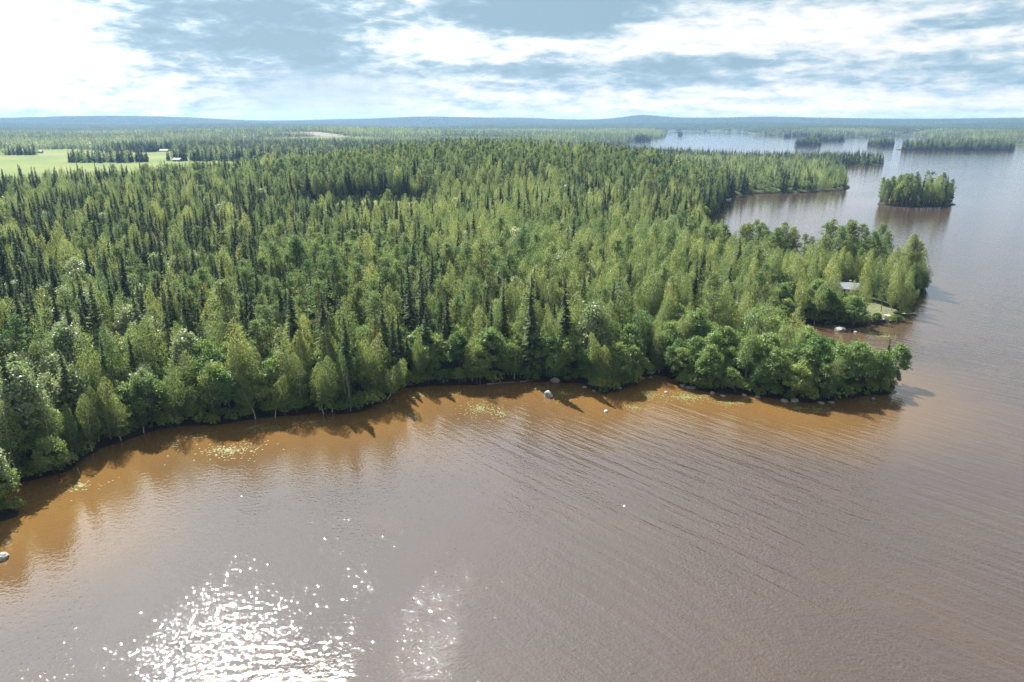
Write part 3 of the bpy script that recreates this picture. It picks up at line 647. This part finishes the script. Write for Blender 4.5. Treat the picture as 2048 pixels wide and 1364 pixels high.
def stand(name, label, cat, idx, kind, xyz=None, sizes=None, lods=None, tones=None, variants=None):
    n = len(idx); me = bpy.data.meshes.new(name); me.vertices.add(n)
    me.vertices.foreach_set('co', np.stack([X[idx], Y[idx], Zg[idx]], 1).astype(np.float32).ravel())
    lv = LOD[idx]; fm = np.where(lv == 0, var[idx], np.where(lv == 1, var[idx] % min(4, len(KINDS[kind][0])), var[idx] % 2))
    tu = np.stack([lean[idx] * np.cos(la[idx]), lean[idx] * np.sin(la[idx]), rz[idx]], 1)
    s3 = np.stack([sz[idx]] * 3, 1); s3[:, :2] *= np.where(lv == 2, 1.35, np.where(lv == 1, 1.12, 1.))[:, None]
    for nm, ty, arr in (('level', 'INT', lv), ('form', 'INT', fm)):
        a = me.attributes.new(nm, ty, 'POINT'); a.data.foreach_set('value', arr.astype(np.int32))
    a = me.attributes.new('tone', 'FLOAT', 'POINT'); a.data.foreach_set('value', tone[idx].astype(np.float32))
    for nm, arr in (('turn', tu), ('size', s3)):
        a = me.attributes.new(nm, 'FLOAT_VECTOR', 'POINT'); a.data.foreach_set('vector', arr.astype(np.float32).ravel())
    o = bpy.data.objects.new(name, me); C.objects.link(o); md = o.modifiers.new('trees', 'NODES'); md.node_group = gn_tree(list(enumerate(PROTO[kind])))
    o['kind'] = 'stuff'; o['label'] = label; o['category'] = cat; return o
STUFF = {'spruce': ('spruce_forest', 'mass of dark pointed spruces filling the forest behind the nearer trees'), 'birch': ('birch_forest', 'mass of light green birches mixed through the forest hill and far shores'),
         'pine': ('pine_forest', 'mass of grey-green pines over the forested hill and far shores'), 'alder': ('alder_thicket', 'mass of rounded alders along the far wooded shores'),
         'aspen': ('aspen_stand', 'scattered pale silvery aspens of the distant forest'), 'shrub': ('undergrowth', 'low leafy scrub along far shores and around the forest clearing')}
for s, kind in enumerate(NAMES):
    idx = np.where((SP == s) & ~single)[0]
    if len(idx): stand(STUFF[kind][0], STUFF[kind][1], 'forest', idx, kind)

# far forest: patches of canopy from 3.6 km to the horizon
g = np.random.default_rng(77); Vs, Qs = [], []; off = 0
col = bpy.data.collections.new('canopy_forms')
for i in range(3):
    Ls = []
    for k in range(16):
        Lf, n, tr = make_spruce(g.uniform(14, 21), g, 2, .19) if k % 2 else make_birch(g.uniform(13, 18), g, 2, wide=.2)
        Ls.append(Lf + np.array([g.uniform(-17, 17), g.uniform(-17, 17), 0]))
    Lf = np.concatenate(Ls); col.objects.link(bpy.data.objects.new(f'canopy_{i}', leaf_mesh('canopy', Lf, len(Lf) // 4, M['spruce'], g)))
KINDS['canopy'] = ([0, 0, 0],); PROTO['canopy'] = [col]
Xf, Yf = jgrid(3550, 9200, 33., rng); Sf = land_sd(Xf, Yf); k = Sf > 15; Xf, Yf = Xf[k], Yf[k]; nf = len(Xf); Zf = height(Xf, Yf, land_sd(Xf, Yf)) - .5
X, Y, Zg = Xf, Yf, Zf; LOD = np.zeros(nf, int); var = rng.integers(0, 3, nf); lean = np.zeros(nf); la = np.zeros(nf); rz = rng.uniform(0, 6.28, nf); sz = rng.uniform(.8, 1.2, nf); tone = rng.uniform(.2, .9, nf)
stand('far_forest', 'unbroken dark forest on the low hills along the horizon', 'forest', np.arange(nf), 'canopy')

# ------------------------------------------------------------------ dead trees and drift logs
def snag(x, y, h, lean_, az_, label, dead='bark_dead', limbs_n=14):
    g = np.random.default_rng(int(abs(x * 31 + y * 7))); o = empty('dead_tree', (x, y, gz(x, y) - .2)); o.rotation_euler = (Matrix.Rotation(az_, 3, 'Z') @ Matrix.Rotation(lean_, 3, 'Y')).to_euler()
    P = trunk_path(h, .05, g); v, f = tube(P, np.linspace(.013 * h, .003 * h, len(P)), 7)
    t_ = bpy.data.objects.new('trunk', np_mesh('trunk', v, f, [M[dead]], True)); C.objects.link(t_); t_.parent = o
    for k in range(limbs_n):
        z = h * g.uniform(.25, .95); b_ = at_path(P, np.array([z]), h)[0]; a = g.uniform(0, 6.28); L = g.uniform(.5, 1.7) * (1.1 - z / h)
        v, f = tube([b_, b_ + np.array([math.cos(a), math.sin(a), -.1]) * L * .5, b_ + np.array([math.cos(a), math.sin(a), -.35]) * L], [.035, .025, .008], 4)
        b2 = bpy.data.objects.new('branch', np_mesh('branch', v, f, [M[dead]], True)); C.objects.link(b2); b2.parent = o
    tag(o, label, 'dead tree')
snag(.6, 155.6, 13, .02, 0, 'grey dead spruce with bare lower branches standing above a fallen log')
snag(-35, 136.2, 11, .1, -1.2, 'thin bleached dead tree at the waterline leaning towards the brown water')
snag(100, 205.2, 9, .15, -1., 'bare white-barked dead tree on the near shore of the cabin point')
def log(x, y, L, az_, tilt, r, label, mtl='bark_dead'):
    g = np.random.default_rng(int(abs(x * 13 + y))); P = np.stack([np.linspace(0, L, 7), g.normal(size=7) * .05 * L * .3, g.normal(size=7) * .04], 1)
    v, f = tube(P, np.linspace(r, r * .35, 7), 7); o = bpy.data.objects.new('fallen_log', np_mesh('fallen_log', v, f, [M[mtl]], True)); C.objects.link(o)
    o.location = (x, y, .08); o.rotation_euler = (0, tilt, az_); tag(o, label, 'log')
log(-6, 152.6, 6.5, .12, -.03, .12, 'long grey fallen log lying at the foot of the dead spruce')
log(2, 154.2, 5., .25, -.04, .1, 'thinner grey log beside the dead spruce, pointing into the water')
log(-54, 127.5, 3.2, .75, -.05, .07, 'slim pale branch floating in the shaded water off the bay shore')
log(-79, 111, 4., -.9, -.06, .09, 'fallen grey trunk reaching into the black shaded water')
log(122, 219.5, 2.4, .2, 0., .14, 'short pale log lying on the cabin lawn')

# ------------------------------------------------------------------ boulders
import bmesh
def boulder(x, y, r, label, flat=.6, seed=0, z=None, light=False):
    bm = bmesh.new(); bmesh.ops.create_icosphere(bm, subdivisions=3, radius=1.0); g = np.random.default_rng(seed)
    dirs = rnd_unit(9, g); cut = g.uniform(.62, .95, 9)
    for v in bm.verts:
        c = np.array(v.co)
        for d2, ct in zip(dirs, cut):
            e2 = c @ d2 - ct
            if e2 > 0: c = c - d2 * e2 * .85
        c = c * (1 + .05 * g.normal()); v.co = Vector((c[0] * r * 1.15, c[1] * r * .9, c[2] * r * flat))
    me = bpy.data.meshes.new('boulder'); bm.to_mesh(me); bm.free(); me.materials.append(M['rock'])
    o = bpy.data.objects.new('boulder', me); C.objects.link(o); o.location = (x, y, (max(gz(x, y), 0) if z is None else z) + r * flat * .25); o.rotation_euler = (0, 0, g.uniform(0, 6))
    tag(o, label, 'boulder', 'boulders along the lake shore')
BO = [(8.4, 145.0, 1.15, 'large pointed pale boulder standing alone in the orange water', 1.0), (20.4, 136.5, .6, 'small flat boulder farthest out in the open orange water', .5),
      (-73.4, 84.2, .85, 'rounded pale boulder alone in the water near the tiny bushy islet', .8), (10.4, 154, 1.0, 'dark rounded boulder under the alders behind the pointed boulder', .8),
      (17.2, 150.6, .5, 'small boulder beside the rocky knob', .6), (19.2, 148.4, .4, 'grey boulder at the waterline of the rocky knob', .6), (25.3, 149.2, .5, 'boulder at the cove end of the rocky knob', .6),
      (32.2, 156.4, .55, 'pale boulder in the shaded cove, nearest the knob', .6), (34.2, 157.2, .6, 'pale boulder at the head of the shaded cove', .6), (35.8, 147.4, .45, 'boulder standing among lily pads off the cove', .7),
      (40.6, 151.5, .75, 'largest of three boulders where the spit begins', .7), (41.6, 150.2, .6, 'middle one of three boulders where the spit begins', .7), (42.8, 150, .6, 'outer one of three boulders where the spit begins', .7),
      (46.4, 146.9, .65, 'boulder on the spit shore behind the lily pads', .6), (48.4, 145.3, .55, 'pale low boulder in the water off the spit', .5), (53.4, 145.6, .6, 'rough boulder on the spit shore, half in shade', .6),
      (56.1, 144.6, .6, 'low boulder along the middle of the spit shore', .5), (61.3, 142.2, .8, 'bright broad boulder on the spit shore beside the lime-green shrub', .55), (63.7, 142.4, 1., 'big flat-topped boulder at the bulge of the spit', .5),
      (69.1, 141.1, .7, 'flat boulder past the bulge of the spit', .4), (71.6, 141.4, .7, 'flat boulder nearest the outer half of the spit', .4), (82.1, 143.6, .45, 'small boulder off the spit near its tip', .6),
      (98.7, 196.5, 1.6, 'large grey boulder in the narrow inlet below the cabin point', .6), (102.5, 194.9, .6, 'small boulder beside the large one in the narrow inlet', .6), (116, 206.6, 1.3, 'broad bare rock on the lawn shore of the cabin point', .35), (120, 209.6, 1.5, 'flat pale rock slab on the tip of the cabin point', .3)]
for i, (x, y, r, lb, fl) in enumerate(BO): boulder(x, y, r, lb, fl, i + 5)

# ------------------------------------------------------------------ lily pads, uncountable
LP = [(-13, 147.4, 4, 3, 60), (-7, 138.3, 6, 6, 170), (-2.6, 135.7, 6, 4, 110), (6.6, 150.2, 3, 2, 90), (12.1, 146.4, 5, 4, 190), (27.1, 138.7, 3, 1.5, 60), (31.8, 145.9, 5, 4, 150), (40.3, 144.5, 7, 3.5, 300), (48.7, 141.1, 4, 2, 90),
      (62.9, 138.3, 5, 2, 130), (67.1, 137.8, 4, 2, 70), (80, 142, 3, 1, 40), (-54.6, 118.2, 8, 4, 260), (-62.7, 124.8, 4, 2, 50), (-50.7, 127.8, 7, 2, 130), (-28.1, 140, 5, 2, 110), (-22, 145.9, 5, 3, 90), (109, 191, 5, 2.5, 150), (-66.6, 121.4, 4, 3, 60), (-74.7, 104.7, 6, 3, 90), (-42, 131, 6, 2, 90)]
V, Fq = [], []
for (cx, cy, rx, ry, n) in LP:
    for _ in range(n):
        a = random.uniform(0, 6.28); q_ = random.gauss(0, .55); x = cx + math.cos(a) * q_ * rx; y = cy + math.sin(a) * q_ * ry
        r = random.uniform(.09, .2); a0 = random.uniform(0, 6.28); b0 = len(V); zc = .012 + random.uniform(0, .008)
        V.append((x, y, zc))
        for k in range(8):
            w_ = a0 + k * 5.9 / 7; V.append((x + r * math.cos(w_), y + r * math.sin(w_), zc + random.uniform(-.004, .012)))
        for k in range(7): Fq.append((b0, b0 + 1 + k, b0 + 2 + k))
o = mesh_obj('lily_pads', V, Fq, M['lily']); o['kind'] = 'stuff'; o['label'] = 'yellow-green lily pads floating in the orange shallows'; o['category'] = 'lily pads'

# ------------------------------------------------------------------ buildings
def box(x0, x1, y0, y1, z0, z1):
    v = [(x0, y0, z0), (x1, y0, z0), (x1, y1, z0), (x0, y1, z0), (x0, y0, z1), (x1, y0, z1), (x1, y1, z1), (x0, y1, z1)]
    return v, [(0, 3, 2, 1), (4, 5, 6, 7), (0, 1, 5, 4), (1, 2, 6, 5), (2, 3, 7, 6), (3, 0, 4, 7)]
def child(name, vf, mtl, parent): return mesh_obj(name, vf[0], vf[1], M[mtl], parent)
def house(name, x, y, rz_, L, Wd, hw, hr, wallm, roofm, label, cat, porch=False, zoff=0.):
    o = empty(name, (x, y, gz(x, y) + zoff - .3), rz_); l, w_ = L / 2, Wd / 2
    v = [(-l, -w_, 0), (l, -w_, 0), (l, w_, 0), (-l, w_, 0), (-l, -w_, hw), (l, -w_, hw), (l, w_, hw), (-l, w_, hw), (-l, 0, hw + hr), (l, 0, hw + hr)]
    child('wall', (v, [(0, 1, 5, 4), (2, 3, 7, 6), (1, 2, 6, 9, 5), (3, 0, 4, 8, 7), (0, 3, 2, 1)]), wallm, o)
    e = .5; k = hr / w_; t_ = .14
    rv = []
    for z in (t_ * 2, t_): rv += [(-l - e, -w_ - e, hw - k * e + z), (l + e, -w_ - e, hw - k * e + z), (l + e, 0, hw + hr + z), (-l - e, 0, hw + hr + z), (l + e, w_ + e, hw - k * e + z), (-l - e, w_ + e, hw - k * e + z)]
    rf = [(0, 1, 2, 3), (3, 2, 4, 5), (6, 9, 8, 7), (9, 11, 10, 8), (0, 6, 7, 1), (5, 4, 10, 11), (1, 7, 8, 2), (2, 8, 10, 4), (0, 3, 9, 6), (3, 5, 11, 9)]
    rr = child('roof', (rv, rf), roofm, o); child('chimney', box(l * .3, l * .3 + .7, -.35 + w_ * .4, .35 + w_ * .4, hw + hr * .4, hw + hr + .8), 'rock', rr)
    dd = child('door', box(-.5 + l * .1, .5 + l * .1, -w_ - .06, -w_ + .02, .3, 2.3), 'white', o)
    for wx_ in (-.6, .6):
        wn = child('window', box(wx_ * l - .6, wx_ * l + .6, -w_ - .05, -w_ + .02, 1.1, 2.2), 'white', o)
        child('pane', box(wx_ * l - .5, wx_ * l + .5, -w_ - .07, -w_ - .055, 1.2, 2.1), 'glass', wn)
    if porch:
        child('terrace', box(-l * .2, l + 2.2, -w_ - 2.8, -w_ - .1, .1, .4), 'plank', o)
    tag(o, label, cat); return o
house('lakeside_cabin', 117.5, 235, -.35, 8, 6, 2.6, 1.5, 'redwood', 'roof', 'small cabin with grey metal roof and plank terrace among the birches of the point', 'cabin', True)
house('barn', -620, 1262, .1, 14, 8, 2.6, 2.2, 'plank', 'plank', 'long grey barn at the edge of the green field before the dark wood', 'barn')
house('farmhouse', -797, 1190, .3, 13, 8, 3.4, 2.6, 'plank', 'roof', 'grey-roofed farmhouse half hidden by a copse in the green field', 'house')
house('farm_shed', -455, 960, -.2, 11, 7, 3, 2.2, 'redwood', 'roof', 'low red shed beside the field track under tall trees', 'shed')
house('lake_house', 1845, 3270, -.2, 34, 12, 5, 5, 'redwood', 'redroof', 'red-roofed house on the far lake shore beside a pale lawn', 'house')
house('lake_villa', 1225, 3150, .2, 14, 9, 5, 4, 'white', 'roof', 'tiny white house between trees on the far lake shore', 'house')
# mast over the clear-cut
o = empty('mast', (-616, 2040, gz(-616, 2040)))
for (sx, sy) in ((-1, -1), (1, -1), (1, 1), (-1, 1)):
    v, f = tube([[sx * 1.1, sy * 1.1, 0], [sx * .25, sy * .25, 34]], [.13, .08], 5); c = bpy.data.objects.new('leg', np_mesh('leg', v, f, [M['dark']])); C.objects.link(c); c.parent = o
for z in range(3, 34, 4):
    w_ = 1.1 - z * .025; c = child('brace', box(-w_, w_, -w_, w_, z, z + .12), 'dark', o)
tag(o, 'thin lattice mast rising above the young trees beside the clear-cut', 'mast')
# jetty at the tip of the cabin point
o = empty('jetty', (126.5, 214.2, .0), .1)
child('deck', box(0, 5.6, -.7, .7, .42, .54), 'plank', o)
for px_ in (1.2, 4.9):
    for py_ in (-.55, .55): child('post', box(px_ - .07, px_ + .07, py_ - .07, py_ + .07, -1.5, .41), 'dark', o)
tag(o, 'short pale plank jetty at the tip of the cabin point', 'jetty')
o = empty('jetty', (160, 552, 0.), -.3)
child('deck', box(0, 9, -.8, .8, .42, .54), 'plank', o)
for px_ in (2, 5, 8.5): child('post', box(px_ - .1, px_ + .1, -.1, .1, -1.5, .41), 'dark', o)
tag(o, 'grey jetty in the far bay beside a white boat', 'jetty')
# boat
o = empty('motorboat', (173, 556, .0), .2); n = 11; V = []
for k in range(n):
    t_ = k / (n - 1); bw = 1.05 * (1 - t_ ** 3.2) ** .8 + .02; zb = -.15 + .35 * t_ ** 3
    for (fy, fz) in ((-1, 1), (-.8, .35), (0, 0), (.8, .35), (1, 1)): V.append((-3 + 6 * t_, fy * bw, zb + fz * (.75 + .2 * t_)))
Fq = [(k * 5 + j, (k + 1) * 5 + j, (k + 1) * 5 + j + 1, k * 5 + j + 1) for k in range(n - 1) for j in range(4)] + [(0, 1, 2, 3, 4)]
hull = mesh_obj('hull', V, Fq, M['white'], o, True); hull.modifiers.new('thick', 'SOLIDIFY').thickness = .06
for sx in (-1.6, .2): child('seat', box(sx, sx + .5, -.85, .85, .3, .38), 'plank', o)
child('windscreen', box(1., 1.06, -.7, .7, .7, 1.15), 'glass', o); child('outboard_motor', box(-3.4, -3.05, -.2, .2, .2, 1.), 'dark', o)
tag(o, 'small white motorboat moored by a jetty in the far bay', 'boat')

# ------------------------------------------------------------------ haze
v, f = box(-10800, 10800, -10800, 10800, -6, 140); o = mesh_obj('haze', v, f, None if False else bpy.data.materials.new('air'))
m = o.data.materials[0]; m.use_nodes = True; t = NT(m.node_tree); t.n.clear(); out = t.new('ShaderNodeOutputMaterial'); pv = t.new('ShaderNodeVolumePrincipled')
pv.inputs['Color'].default_value = rgb(.25, .43, .72); pv.inputs['Density'].default_value = 7e-5; pv.inputs['Anisotropy'].default_value = .2
t.l.new(pv.outputs[0], out.inputs['Volume']); o['kind'] = 'stuff'; o['label'] = 'thin bluish summer haze over the lake country'; o['category'] = 'haze'
print('TREES', N, 'single', int(single.sum()), 'far', nf, 'kinds', [int((SP == s).sum()) for s in range(6)])
